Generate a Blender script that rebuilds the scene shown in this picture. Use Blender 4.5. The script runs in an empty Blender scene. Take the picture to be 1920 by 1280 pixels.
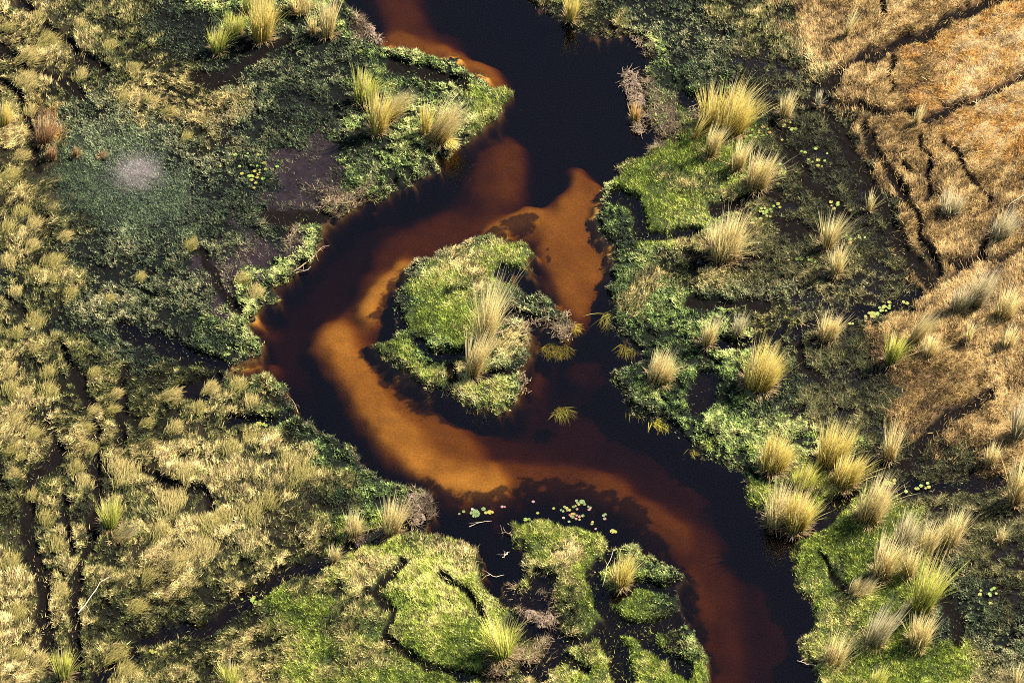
import bpy, math, random
import numpy as np
SC = bpy.context.scene
COL = SC.collection
R = math.radians

# ------------------------------------------------------------------ camera
TILT = R(41); DIST = 225.0; LENS = 135.0
TH = 18.0 / LENS
cd = bpy.data.cameras.new("camera"); cam = bpy.data.objects.new("camera", cd); COL.objects.link(cam)
CAM = np.array([0.0, -DIST * math.sin(TILT), DIST * math.cos(TILT)])
cam.location = CAM; cam.rotation_euler = (TILT, 0, 0)
cd.lens = LENS; cd.sensor_width = 36.0; cd.clip_start = 1.0; cd.clip_end = 5000.0
SC.camera = cam
# ------------------------------------------------------------------ light
SUN_EL, SUN_AZ = R(44), R(62)          # azimuth from +Y, clockwise positive
w = bpy.data.worlds.new("World"); SC.world = w; w.use_nodes = True
nt = w.node_tree; bg = nt.nodes["Background"]
sky = nt.nodes.new("ShaderNodeTexSky"); sky.sky_type = 'NISHITA'; sky.sun_disc = False
sky.sun_elevation = SUN_EL; sky.sun_rotation = SUN_AZ
nt.links.new(sky.outputs[0], bg.inputs[0]); bg.inputs[1].default_value = 0.05
sl = bpy.data.lights.new("sun", 'SUN'); sun = bpy.data.objects.new("sun", sl); COL.objects.link(sun)
sl.energy = 5.0; sl.angle = R(0.5); sl.color = (1.0, 0.90, 0.74)
sun.location = (0, 60, 80)
sun.rotation_euler = (math.pi / 2 - SUN_EL, 0, math.pi - SUN_AZ)
vs = SC.view_settings; vs.view_transform = 'Standard'; vs.look = 'None'; vs.gamma = 1.0; vs.exposure = 1.95
SC.cycles.max_bounces = 6; SC.cycles.diffuse_bounces = 2; SC.cycles.glossy_bounces = 2
SC.cycles.transparent_max_bounces = 8; SC.cycles.use_denoising = False; SC.cycles.filter_width = 0.95
SC.cycles.volume_bounces = 0; SC.cycles.caustics_reflective = False; SC.cycles.caustics_refractive = False

# ------------------------------------------------------------------ mapping photo pixel <-> ground
ct, st = math.cos(TILT), math.sin(TILT)
def proj(x, y, z=0.0):
    dy, dz = y - CAM[1], z - CAM[2]
    yc = dy * ct + dz * st; zc = dy * st - dz * ct
    return 960 + 960 * (x / zc) / TH, 640 - 960 * (yc / zc) / TH
def unproj(px, py, z=0.0):
    a = (np.asarray(px, float) - 960) / 960 * TH; b = (640 - np.asarray(py, float)) / 960 * TH
    dy = b * ct + st; dz = b * st - ct
    t = (z - CAM[2]) / dz
    return a * t, CAM[1] + dy * t

# ------------------------------------------------------------------ noise
def _lat(seed): return np.random.RandomState(seed).rand(256, 256).astype(np.float32)
_L = {}
def vnoise(x, y, seed=0):
    if seed not in _L: _L[seed] = _lat(seed)
    l = _L[seed]
    xi = np.floor(x).astype(np.int64); yi = np.floor(y).astype(np.int64)
    fx = x - xi; fy = y - yi
    fx = fx * fx * (3 - 2 * fx); fy = fy * fy * (3 - 2 * fy)
    x0 = xi & 255; x1 = (xi + 1) & 255; y0 = yi & 255; y1 = (yi + 1) & 255
    return (l[y0, x0] * (1 - fx) + l[y0, x1] * fx) * (1 - fy) + (l[y1, x0] * (1 - fx) + l[y1, x1] * fx) * fy
def fbm(x, y, seed=0, o=3):
    s = 0; a = 1; n = 0
    for k in range(o):
        c, sn = math.cos(1.1 * k + .3), math.sin(1.1 * k + .3)
        s = s + a * vnoise((x * c - y * sn) * 2 ** k + 17.3 * k, (x * sn + y * c) * 2 ** k + 5.1 * k, seed + k); n += a; a *= .55
    return s / n
def sst(a, b, x):
    t = np.clip((x - a) / (b - a), 0, 1); return t * t * (3 - 2 * t)

# ------------------------------------------------------------------ outlines, in photograph pixels on the ground plane
LEFT = [(600,-160),(650,0),(668,14),(690,40),(700,62),(715,75),(735,78),(770,86),(800,93),(845,100),(880,122),(915,145),(940,156),(958,175),(945,190),(935,215),(915,235),(880,258),(850,275),(838,295),(820,318),(780,338),(740,355),(700,375),(660,392),(620,412),(612,425),(608,440),(600,465),(585,485),(560,500),(545,520),(518,545),(515,560),(500,568),(478,585),(460,600),(485,618),(488,640),(478,660),(455,675),(426,685),(440,697),(470,692),(500,688),(515,700),(530,720),(545,742),(560,765),(590,785),(620,805),(650,830),(690,860),(730,890),(770,912),(800,918),(815,935),(818,955),(805,975),(790,992),(830,997),(860,1003),(885,1020),(905,1045),(912,1072),(905,1095),(935,1108),(948,1085),(975,1082),(985,1060),(990,1035),(972,1020),(952,1002),(962,975),(1000,968),(1030,968),(1060,985),(1090,980),(1110,990),(1140,1010),(1190,1010),(1210,1030),(1240,1040),(1265,1055),(1285,1075),(1275,1100),(1280,1130),(1290,1160),(1310,1200),(1325,1230),(1330,1280),(1345,1440)]
RIGHT = [(930,-160),(985,0),(1005,15),(1010,25),(1040,47),(1060,60),(1100,68),(1150,70),(1195,72),(1212,85),(1217,110),(1207,140),(1196,155),(1203,175),(1200,200),(1204,225),(1228,245),(1236,262),(1212,290),(1170,302),(1155,320),(1135,345),(1125,370),(1120,400),(1128,430),(1145,460),(1150,490),(1140,520),(1135,545),(1145,580),(1152,620),(1165,642),(1200,662),(1175,683),(1150,690),(1145,710),(1160,730),(1175,755),(1200,775),(1240,790),(1270,805),(1290,835),(1320,860),(1350,870),(1385,880),(1400,900),(1410,940),(1430,975),(1470,992),(1492,1003),(1485,1040),(1490,1080),(1505,1110),(1525,1150),(1510,1180),(1505,1210),(1520,1240),(1535,1280),(1560,1440)]
ISLE = [(915,437),(960,445),(985,455),(998,475),(1000,500),(992,520),(955,522),(985,540),(1010,545),(1030,560),(1060,582),(1074,602),(1072,625),(1052,636),(1022,612),(990,608),(1003,640),(990,665),(975,690),(985,715),(982,740),(960,755),(930,765),(900,765),(870,757),(830,745),(800,727),(770,705),(740,690),(715,670),(700,650),(702,637),(735,622),(748,610),(735,590),(740,560),(748,530),(762,500),(790,475),(830,460),(870,447)]
# narrow wet tracks and small pools: (half width px, wetness, points)
TR = [(6,.8,[(0,100),(60,132),(120,160),(150,182)]),(6,.8,[(40,10),(90,60),(150,110),(195,135)]),(5,.7,[(0,160),(30,180),(45,230),(60,270),(75,320)]),
(8,.9,[(110,840),(62,905),(50,960),(55,1020),(65,1070),(80,1110),(85,1180),(100,1262)]),(6,.8,[(140,700),(175,760),(185,850),(185,900),(180,960),(170,1020),(150,1080),(140,1160),(145,1270)]),(4,.6,[(120,930),(125,970),(130,1050)]),
(8,1.0,[(180,1285),(255,1215),(320,1190),(380,1180),(430,1150),(480,1112),(530,1085),(590,1060),(640,1040),(690,1020),(730,1002),(800,985)]),
(5,.8,[(260,880),(310,915),(380,925),(400,960),(430,980)]),(9,1.0,[(230,625),(290,640),(350,665),(430,690)]),(12,1.0,[(345,737),(375,735),(400,722)]),(6,1.0,[(430,795),(500,800),(545,780)]),
(5,.7,[(232,700),(235,780),(222,850)]),(4,.7,[(0,560),(50,590),(110,640),(150,720)]),(6,.9,[(385,480),(405,530),(425,565),(450,595)]),
(7,.9,[(1530,190),(1560,152),(1600,125),(1660,103),(1720,75),(1800,35),(1860,10),(1930,0)]),(5,.7,[(1420,195),(1480,200),(1530,190),(1600,205),(1680,217),(1740,225),(1840,190),(1920,150)]),
(9,.9,[(1530,195),(1575,255),(1620,330),(1655,400),(1690,470),(1750,530)]),(6,.8,[(1620,240),(1650,310),(1680,350),(1720,430),(1762,520)]),(6,.8,[(1450,240),(1500,310),(1540,370),(1590,412)]),
(4,.8,[(1770,270),(1810,330),(1852,388)]),(3,.6,[(1690,310),(1720,345)]),(4,.7,[(1722,262),(1740,330),(1735,382)]),(4,.7,[(1672,115),(1668,180)]),(3,.7,[(1640,0),(1658,40)]),
(6,.9,[(1338,402),(1400,378),(1460,362)]),(9,1.0,[(1150,372),(1185,385),(1198,412),(1202,438)]),(8,1.0,[(1202,438),(1240,450),(1300,440)]),(5,.8,[(1290,485),(1340,497),(1420,490)]),
(5,.8,[(1290,572),(1360,580),(1430,575)]),(6,1.0,[(1340,645),(1390,652),(1440,632),(1458,622)]),(7,1.0,[(1490,622),(1520,615),(1600,592),(1680,572),(1722,550)]),
(13,1.0,[(1322,712),(1312,758)]),(8,.9,[(1695,875),(1740,820),(1790,780),(1850,750)]),(8,1.0,[(1650,908),(1700,917),(1760,920),(1820,912),(1900,900)]),
(8,1.0,[(1600,930),(1560,950),(1530,980),(1492,1005)]),(7,.9,[(1740,1040),(1760,1100),(1790,1150),(1800,1205)]),(4,.7,[(1780,502),(1850,490),(1920,480)]),(5,.7,[(1862,420),(1830,480),(1790,525)]),
(4,.7,[(1540,1040),(1555,1085),(1605,1122)]),(6,1.0,[(782,640),(798,662),(840,671),(878,662)]),(3,.5,[(832,558),(872,550)]),(9,1.0,[(945,515),(990,520)]),(6,1.0,[(950,592),(1000,602),(1040,645)]),
(6,.9,[(845,690),(850,715)]),(5,.8,[(880,712),(965,702)]),(6,.8,[(730,118),(760,136),(810,143),(870,160)]),(11,1.0,[(742,600),(715,612),(700,625)]),
(16,1.0,[(1000,1128),(1015,1150),(1022,1175)]),(8,1.0,[(962,1168),(1000,1182),(1030,1185)]),(11,1.0,[(1050,1205),(1032,1228)]),(8,1.0,[(985,1262),(1020,1270)]),(10,1.0,[(1000,1085),(1022,1095)]),
(8,1.0,[(1122,1060),(1110,1085),(1130,1135),(1160,1172),(1200,1188),(1262,1170),(1290,1150)]),(8,1.0,[(1138,1038),(1132,1062)]),(12,1.0,[(1132,1185),(1158,1230),(1165,1275)]),(8,1.0,[(1212,1200),(1240,1232),(1290,1262)]),
(6,1.0,[(1235,1108),(1285,1100)]),(8,1.0,[(935,1105),(952,1125)]),(6,1.0,[(860,1272),(935,1277)]),(4,.7,[(875,1115),(900,1150)]),(5,.7,[(690,1110),(740,1150),(720,1190)]),(6,.9,[(400,145),(470,120),(540,75)]),(9,.9,[(365,150),(400,160),(440,148)]),
(9,1.0,[(1280,190),(1420,192)]),(6,.8,[(1540,720),(1500,690),(1500,640)]),(7,.7,[(1460,420),(1530,440),(1560,470)]),(9,.9,[(500,400),(545,415),(600,415)]),(13,1.0,[(905,1050),(925,1085),(960,1075)]),(9,1.0,[(930,1105),(965,1130),(1000,1128)]),(6,1.0,[(1150,1120),(1190,1100),(1240,1108)]),(7,1.0,[(1060,1205),(1100,1200),(1132,1185)]),(6,.9,[(1010,1250),(1060,1240),(1100,1262)]),(5,.8,[(720,1200),(800,1250),(860,1272)]),(4,.7,[(760,1060),(700,1110),(640,1150)]),(4,.7,[(830,1085),(870,1110)])]
# sand bars: (value, radius px, softness px, points); value = how much light the sand sends back
BARS = [(.22,26,45,[(740,-20),(765,50),(820,82)]),(.7,8,26,[(810,76),(860,102),(905,122),(930,142)]),(.55,16,30,[(740,60),(800,85)]),
(.62,9,26,[(1082,312),(1080,350)]),(.62,18,24,[(1060,372),(1105,372)]),(.62,26,26,[(1078,392),(1075,430),(1090,480),(1110,500)]),(.62,18,30,[(1030,400),(1035,470),(1060,530),(1080,560)]),(.62,20,24,[(1105,370),(1120,430),(1132,490)]),(.4,20,24,[(1100,520),(1080,570)]),(.62,12,16,[(1112,335),(1114,400),(1138,460),(1142,500)]),
(.22,30,46,[(930,275),(915,340),(880,395),(800,430),(740,465)]),(.30,24,26,[(945,268),(950,330)]),(.05,30,60,[(720,420),(650,500)]),(.85,16,22,[(925,425),(965,408),(995,398)]),
(1.0,11,28,[(688,578),(705,545),(735,510),(765,488)]),(.3,18,36,[(672,590),(700,520)]),
(.85,22,46,[(628,628),(655,670),(690,735),(735,800),(790,850),(850,885),(920,893)]),(.45,24,34,[(690,660),(740,720),(800,780),(870,830)]),(.12,30,60,[(860,800),(930,840),(1000,860)]),
(1.0,14,16,[(830,895),(880,905),(935,905)]),(.32,20,40,[(950,872),(1010,880),(1080,880),(1150,905)]),(.30,18,40,[(1150,905),(1220,955),(1270,985)]),(.15,34,60,[(1240,970),(1300,1010),(1330,1080),(1345,1170),(1360,1290)]),
(.22,16,30,[(1290,1060),(1320,1130)]),(.4,6,20,[(475,592),(500,600)]),(.35,8,20,[(440,690),(480,680),(505,680)]),(.2,12,26,[(1010,640),(1000,690),(990,740)]),(.08,18,34,[(1090,670),(1180,660)]),(.45,4,12,[(1166,700),(1162,715)]),
(.05,60,80,[(620,520),(570,620)]),(.07,60,90,[(1050,820),(1250,900)]),(.06,60,90,[(1420,1150),(1430,1290)]),(.5,5,12,[(1214,95),(1212,130)]),(.3,8,14,[(1090,55),(1180,66)]),(.5,4,12,[(380,500),(410,560),(455,592)])]
# beds of dark water weed lying on the sand
WEED = [(20,14,[(790,912),(850,945),(900,942),(960,925)]),(30,22,[(990,912),(1060,922),(1130,938),(1180,955)]),(16,18,[(1205,985),(1250,1035),(1285,1090),(1305,1160)]),(7,14,[(750,500),(725,560),(700,590)]),
(8,16,[(690,650),(730,700),(795,750),(860,775)]),(12,10,[(925,430),(965,412),(1000,405)]),(3,4,[(1027,455),(1028,475)]),(20,14,[(1290,1130),(1300,1200)])]
# kind of ground in 40 px cells: -1 water, else index into ZN
ZN = "LGDOSTRMPBFA"
ZG = np.array([
[4,4,4,7,7,7,7,2,2,1,1,1,1,1,1,1,-1,-1,-1,-1,-1,-1,-1,-1,-1,7,7,7,2,2,2,2,2,7,7,7,7,5,5,5,5,5,5,5,5,6,6,6],
[4,4,4,4,7,7,7,2,2,2,1,1,1,2,2,2,1,9,-1,-1,-1,-1,-1,-1,-1,-1,7,7,7,2,2,2,2,3,7,7,7,5,5,5,5,5,5,5,6,6,6,6],
[7,4,4,4,7,7,7,7,2,2,2,2,2,2,2,2,2,2,1,1,-1,-1,-1,-1,-1,-1,-1,-1,-1,-1,1,2,2,2,3,3,3,5,5,5,5,5,6,6,6,6,6,6],
[7,4,4,7,7,7,7,7,7,7,2,2,2,2,2,2,2,1,1,1,1,1,1,-1,-1,-1,-1,-1,-1,9,1,1,1,2,2,3,3,3,4,5,5,5,6,6,6,6,6,6],
[7,7,7,7,2,2,7,7,7,7,7,2,2,2,2,2,2,1,1,1,1,1,0,0,-1,-1,-1,-1,-1,9,1,1,1,1,1,3,3,3,3,5,5,5,6,6,6,6,6,6],
[4,7,6,2,2,2,7,7,7,7,3,2,2,2,2,2,2,1,1,1,1,1,0,-1,-1,-1,-1,-1,-1,9,1,9,1,1,1,1,3,3,3,3,5,5,5,6,6,6,6,6],
[4,4,4,10,10,10,10,10,2,7,3,2,2,2,8,8,1,1,1,1,1,-1,-1,-1,-1,-1,-1,-1,-1,-1,9,9,0,0,0,0,3,3,3,3,5,5,5,5,6,6,6,6],
[4,4,4,10,10,10,10,10,2,2,2,2,8,8,8,8,1,1,1,1,1,-1,-1,-1,-1,-1,-1,-1,-1,0,0,0,0,0,0,7,3,3,3,3,3,5,5,5,5,6,6,6],
[4,4,4,10,10,10,10,10,10,2,2,2,2,8,8,8,1,1,1,-1,-1,-1,-1,-1,-1,-1,-1,-1,0,0,0,0,0,0,0,7,3,3,3,3,3,5,5,5,5,5,5,5],
[4,4,4,10,10,10,10,10,10,2,2,2,8,8,8,9,-1,-1,-1,-1,-1,-1,-1,-1,-1,-1,-1,-1,1,0,0,0,0,0,7,7,3,3,3,3,3,3,5,5,5,5,5,5],
[4,4,4,7,7,10,10,10,10,2,2,8,2,9,1,-1,-1,-1,-1,-1,-1,-1,-1,-1,-1,-1,-1,-1,1,1,0,0,0,1,7,7,3,3,3,3,3,3,5,5,5,5,5,5],
[4,4,7,2,2,2,2,2,2,2,8,8,8,8,1,-1,-1,-1,-1,-1,1,1,0,0,0,-1,-1,-1,-1,1,0,0,7,7,7,3,3,3,3,3,3,3,5,5,5,5,5,5],
[7,7,7,2,2,2,2,2,2,8,8,8,8,1,-1,-1,-1,-1,-1,1,0,0,0,0,0,-1,-1,-1,-1,1,1,7,7,7,7,3,3,3,3,3,3,3,3,5,5,5,5,5],
[2,7,7,7,2,2,2,2,2,2,8,1,1,-1,-1,-1,-1,-1,1,0,0,0,0,0,1,1,-1,-1,-1,1,1,1,7,7,7,3,3,3,3,3,3,3,3,5,5,5,5,5],
[7,7,7,2,2,2,2,2,2,2,8,1,-1,-1,-1,-1,-1,-1,1,0,0,0,0,9,1,1,-1,-1,-1,1,1,1,1,1,1,7,7,3,3,3,3,3,3,5,5,5,5,5],
[7,7,2,2,2,2,2,2,2,1,1,1,-1,-1,-1,-1,-1,1,1,0,0,0,0,1,9,9,-1,-1,-1,1,1,1,1,1,1,7,7,3,3,3,3,5,5,5,5,5,5,5],
[7,7,7,7,2,2,2,2,2,1,1,1,-1,-1,-1,-1,-1,0,0,1,1,7,7,7,1,-1,-1,-1,-1,-1,1,1,1,1,1,7,7,3,3,3,3,5,5,5,5,5,5,5],
[4,7,7,7,7,7,7,7,7,7,7,1,1,-1,-1,-1,-1,-1,0,0,0,7,7,1,1,-1,-1,-1,-1,1,1,1,1,1,1,1,7,3,3,3,3,3,5,5,5,5,5,5],
[4,7,7,7,7,7,7,7,7,7,7,7,7,1,-1,-1,-1,-1,-1,-1,7,0,0,0,1,-1,-1,-1,-1,1,1,1,1,1,1,1,1,3,3,3,3,3,5,5,5,5,5,5],
[4,7,7,7,4,7,7,7,7,7,7,4,7,1,1,-1,-1,-1,-1,-1,-1,-1,-1,-1,-1,-1,-1,-1,-1,-1,1,1,1,1,1,1,1,3,3,3,3,3,5,5,5,5,5,5],
[4,4,7,7,4,7,7,7,4,4,4,4,4,7,1,1,-1,-1,-1,-1,-1,-1,-1,-1,-1,-1,-1,-1,-1,-1,-1,1,1,1,1,1,1,1,1,3,3,3,3,3,5,5,5,5],
[7,7,7,4,4,7,4,4,7,7,4,4,4,4,1,1,1,1,-1,-1,-1,-1,-1,-1,-1,-1,-1,-1,-1,-1,-1,-1,0,1,1,1,1,0,1,1,3,3,3,3,3,3,5,5],
[7,7,7,7,7,4,4,4,4,4,7,4,4,4,4,7,1,1,1,-1,-1,-1,-1,-1,-1,-1,-1,-1,-1,-1,-1,-1,-1,-1,-1,0,0,0,0,0,3,3,3,3,3,3,3,5],
[7,7,7,7,4,4,4,4,4,4,4,4,4,4,4,7,7,1,1,9,-1,-1,-1,-1,-1,-1,-1,-1,-1,-1,-1,-1,-1,-1,-1,0,0,0,0,0,0,3,3,3,3,3,3,3],
[7,7,7,7,4,7,4,4,4,4,4,4,4,4,7,7,1,1,0,9,-1,-1,-1,-1,0,0,0,0,-1,-1,-1,-1,-1,-1,-1,-1,0,0,0,0,0,0,0,3,3,3,3,3],
[4,7,7,7,7,7,4,4,4,4,4,4,7,7,7,7,0,0,0,0,0,0,-1,-1,0,0,0,0,0,1,1,1,-1,-1,-1,-1,-1,0,0,0,0,0,0,3,3,3,3,3],
[4,7,7,7,7,7,4,4,4,4,4,7,7,7,7,0,0,0,0,0,0,0,0,-1,0,0,0,0,0,0,1,1,-1,-1,-1,-1,-1,0,0,0,0,0,0,2,2,3,3,3],
[4,4,7,7,7,7,7,4,4,7,7,7,7,7,7,7,0,0,0,0,0,0,0,0,9,7,0,0,0,0,0,1,-1,-1,-1,-1,-1,0,0,0,0,0,0,0,2,2,3,3],
[4,4,7,7,7,7,7,7,7,7,7,7,0,0,0,0,7,0,0,0,0,0,0,7,9,-1,7,0,0,0,0,1,1,-1,-1,-1,-1,-1,0,0,0,0,0,0,2,2,2,3],
[4,4,7,7,7,7,7,7,7,7,7,7,7,0,0,7,7,0,0,0,0,0,0,0,7,7,7,0,0,0,0,7,1,-1,-1,-1,-1,0,0,0,0,0,0,0,2,2,2,2],
[4,7,7,7,4,7,7,7,7,7,7,7,7,7,0,0,0,0,7,0,0,0,0,0,7,7,0,0,0,0,0,7,1,-1,-1,-1,-1,0,0,0,0,0,0,0,0,3,2,2],
[4,7,7,7,7,4,7,7,7,7,7,7,7,0,0,0,0,0,0,0,0,0,0,9,7,7,0,0,0,0,0,0,0,-1,-1,-1,-1,-1,0,0,0,0,0,0,0,0,3,2]])
while (ZG < 0).any():
    Z2 = ZG.copy()
    for dy, dx in ((0,1),(0,-1),(1,0),(-1,0)):
        s = np.roll(ZG, (dy, dx), (0, 1))
        if dy == 1: s[0] = -1
        if dy == -1: s[-1] = -1
        if dx == 1: s[:, 0] = -1
        if dx == -1: s[:, -1] = -1
        Z2 = np.where((Z2 < 0) & (s >= 0), s, Z2)
    ZG = Z2
def zone_at(px, py):
    return ZG[np.clip((py / 40).astype(int), 0, 31), np.clip((px / 40).astype(int), 0, 47)]

# ------------------------------------------------------------------ maps on a 4 px raster
X0, X1, Y0, Y1, STP = -240, 2160, -160, 1440, 4
RX, RY = np.meshgrid(np.arange(X0, X1 + 1, STP, dtype=np.float32), np.arange(Y0, Y1 + 1, STP, dtype=np.float32))
def dseg(pts, closed=False):
    d = np.full(RX.shape, 1e9, np.float32)
    p = list(pts) + ([pts[0]] if closed else [])
    for (ax, ay), (bx, by) in zip(p[:-1], p[1:]):
        vx, vy = bx - ax, by - ay; L2 = vx * vx + vy * vy + 1e-6
        t = np.clip(((RX - ax) * vx + (RY - ay) * vy) / L2, 0, 1)
        d = np.minimum(d, (RX - ax - t * vx) ** 2 + (RY - ay - t * vy) ** 2)
    return np.sqrt(d)
def inside(pts):
    c = np.zeros(RX.shape, bool)
    for (ax, ay), (bx, by) in zip(pts, pts[1:] + [pts[0]]):
        if ay == by: continue
        c ^= ((ay > RY) != (by > RY)) & (RX < (bx - ax) * (RY - ay) / (by - ay) + ax)
    return c
RIV = LEFT + RIGHT[::-1]
dl = np.minimum(dseg(LEFT), dseg(RIGHT)); sd = np.where(inside(RIV), -dl, dl)
di = dseg(ISLE, True); si = np.where(inside(ISLE), di, -di)
SDF = np.maximum(sd, si)                                   # >0 land, px
TRK = np.zeros(RX.shape, np.float32); TRW = TRK.copy()
for hw, wet, pts in TR:
    q_ = (.4 + .6 * wet) * np.clip(1.3 - dseg(pts) / ((hw + 1.5) * 1.8), 0, 1); TRK = np.maximum(TRK, q_)
    if wet == 1.0: TRW = np.maximum(TRW, q_)
VAL = np.full(RX.shape, .007, np.float32)
for v, r, s, pts in BARS:
    t = np.clip((r + s - dseg(pts)) / s, 0, 1); VAL = VAL + (np.maximum(VAL, v * t ** 1.7) - VAL)
t = np.clip((40 - dseg([(862,352),(875,360)])) / 40, 0, 1); VAL *= 1 - .6 * t
def blur(a, n):
    for _ in range(n):
        a = (np.roll(a, 1, 0) + np.roll(a, -1, 0) + np.roll(a, 1, 1) + np.roll(a, -1, 1) + 2 * a) / 6
    return a
VAL = blur(VAL, 14)
WD = np.zeros(RX.shape, np.float32)
for r, s, pts in WEED: WD = np.maximum(WD, np.clip((r + s - dseg(pts)) / s, 0, 1))
ASH = np.clip(1.3 - np.sqrt(((RX - 260) / 60) ** 2 + ((RY - 326) / 40) ** 2), 0, 1)
BLE = np.zeros(RX.shape, np.float32)
for x_, y_, a_, b_ in ((568,893,55,26),(470,975,50,26),(430,985,40,20),(370,1000,50,20),(565,840,40,20),(1045,1040,30,20),(260,900,24,20),(35,460,30,30),(20,330,26,50)):
    BLE = np.maximum(BLE, np.clip(1.4 - np.sqrt(((RX - x_) / a_) ** 2 + ((RY - y_) / b_) ** 2), 0, 1))
MUD = np.clip(1.2 - np.sqrt(((RX - 255) / 60) ** 2 + ((RY - 335) / 60) ** 2), 0, 1)
HAZE = np.clip(1.25 - np.sqrt(((RX - 255) / 165) ** 2 + ((RY - 345) / 125) ** 2), 0, 1)  # whitish haze around the mud patch, painted into the plant colours
def samp(A, px, py):
    u = np.clip((px - X0) / STP, 0, A.shape[1] - 1.001); v = np.clip((py - Y0) / STP, 0, A.shape[0] - 1.001)
    i = u.astype(int); j = v.astype(int); fu = u - i; fv = v - j
    return (A[j, i] * (1 - fu) + A[j, i + 1] * fu) * (1 - fv) + (A[j + 1, i] * (1 - fu) + A[j + 1, i + 1] * fu) * fv

ZH = dict(zip(ZN, (.24, .22, .11, .04, .22, .30, .30, .18, .02, .18, .18, .20)))    # mean height of each kind of ground
ZA = dict(zip(ZN, (.10, .24, .18, .16, .24, .16, .16, .26, .10, .26, .10, .05)))    # relief
hz = np.array([ZH[c] for c in ZN]); az_ = np.array([ZA[c] for c in ZN])
_zr = zone_at(RX, RY); HB = blur(hz[_zr].astype(np.float32), 12); HA = blur(az_[_zr].astype(np.float32), 12)

def edge0(px, py, x, y):
    return np.minimum(samp(SDF, px, py), samp(SDF, px, py - 10)) / 32 + (fbm(x * 1.1, y * 1.1, 40, 3) - .5) * 1.0
def edge(px, py, x, y):      # signed distance to the bank in metres with a ragged line
    return np.minimum(samp(SDF, px, py), samp(SDF, px, py - 10)) / 32 + (fbm(x * 1.1, y * 1.1, 40, 3) - .5) * 1.0 + (fbm(x * 4, y * 4, 44, 3) - .5) * .42
def hum(x, y):               # hummocks 0..1
    return np.clip((fbm(x * .75, y * .9, 50, 3) - .5) * 2.6 + .5, 0, 1)
def web(x, y):
    q = 0
    wx_ = x + (fbm(x * .3, y * .3, 160, 2) - .5) * 5; wy_ = y + (fbm(x * .3, y * .3, 163, 2) - .5) * 5
    for k, (f, e, wd_) in enumerate(((.16, .30, .050), (.34, .55, .050))):
        n = fbm(wx_ * f * (1.5 if k == 0 else 1.2) + k * 9, wy_ * f * (.75 if k == 0 else 1.0), 170 + 7 * k, 2)
        q = np.maximum(q, np.clip(1.25 - np.abs(n - .5) / (wd_ * f), 0, 1) * (.85, .8)[k])
    return q
WEBW = dict(zip(ZN, (.5, .55, .8, .85, .7, .5, .4, .85, .3, .3, .3, 0)))
def track(px, py, x, y, zone):
    wx = px + (fbm(x * .8, y * .8, 70, 2) - .5) * 22; wy = py + (fbm(x * .8, y * .8, 73, 2) - .5) * 22
    tr = samp(TRK, wx, wy)
    wb = web(x, y) * np.array([WEBW[c] for c in ZN])[zone]
    tr = np.maximum(tr, wb)
    return sst(.2, .75, tr + (fbm(x * 2.2, y * 2.2, 76, 3) - .5) * .55 * (tr > .02))
def height(x, y):
    px, py = proj(x, y)
    s = edge(px, py, x, y)
    h = samp(HB, px, py) + samp(HA, px, py) * (hum(x, y) - .45) + (fbm(x * 3, y * 3, 60, 2) - .5) * .10
    wx = px + (fbm(x * .8, y * .8, 70, 2) - .5) * 22; wy = py + (fbm(x * .8, y * .8, 73, 2) - .5) * 22
    tr = track(px, py, x, y, zone_at(px, py))
    h = h * (1 - tr) + tr * (.03 - .33 * sst(.1, .5, samp(TRW, wx, wy)) + (fbm(x * 2.5, y * 2.5, 79, 2) - .5) * .12)
    v = np.clip(samp(VAL, wx * .7 + px * .3, wy * .7 + py * .3) * (.8 + .45 * fbm(x * .35, y * .35, 80, 3)), .003, 1.2)
    d = .44 - np.log(v) / 2.5
    bed = -d + (fbm(x * 4, y * 4, 85, 2) - .5) * .02
    z = np.where(s > 0, -.12 + (h + .12) * sst(0, .28, s), -.12 + (bed + .12) * sst(-.05, .60, -edge0(px, py, x, y)))
    return z, s, tr, v, px, py

# ------------------------------------------------------------------ materials
def mat(name): 
    m = bpy.data.materials.new(name); m.use_nodes = True; return m, m.node_tree, m.node_tree.nodes["Principled BSDF"]
def plant_mat(name, trans=.35, rough=.6, vary=None):
    m, t, b = mat(name)
    a = t.nodes.new("ShaderNodeAttribute"); a.attribute_name = "col"
    t.links.new(a.outputs["Color"], b.inputs["Base Color"]); b.inputs["Roughness"].default_value = rough
    b.inputs["Specular IOR Level"].default_value = .25
    tr = t.nodes.new("ShaderNodeBsdfTranslucent"); mx = t.nodes.new("ShaderNodeMixShader"); mx.inputs[0].default_value = trans
    t.links.new(a.outputs["Color"], tr.inputs[0]); t.links.new(b.outputs[0], mx.inputs[1]); t.links.new(tr.outputs[0], mx.inputs[2])
    t.links.new(mx.outputs[0], t.nodes["Material Output"].inputs[0]); return m
M_PLANT = plant_mat("blades"); M_REED = plant_mat("reed", .4, .5)
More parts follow.
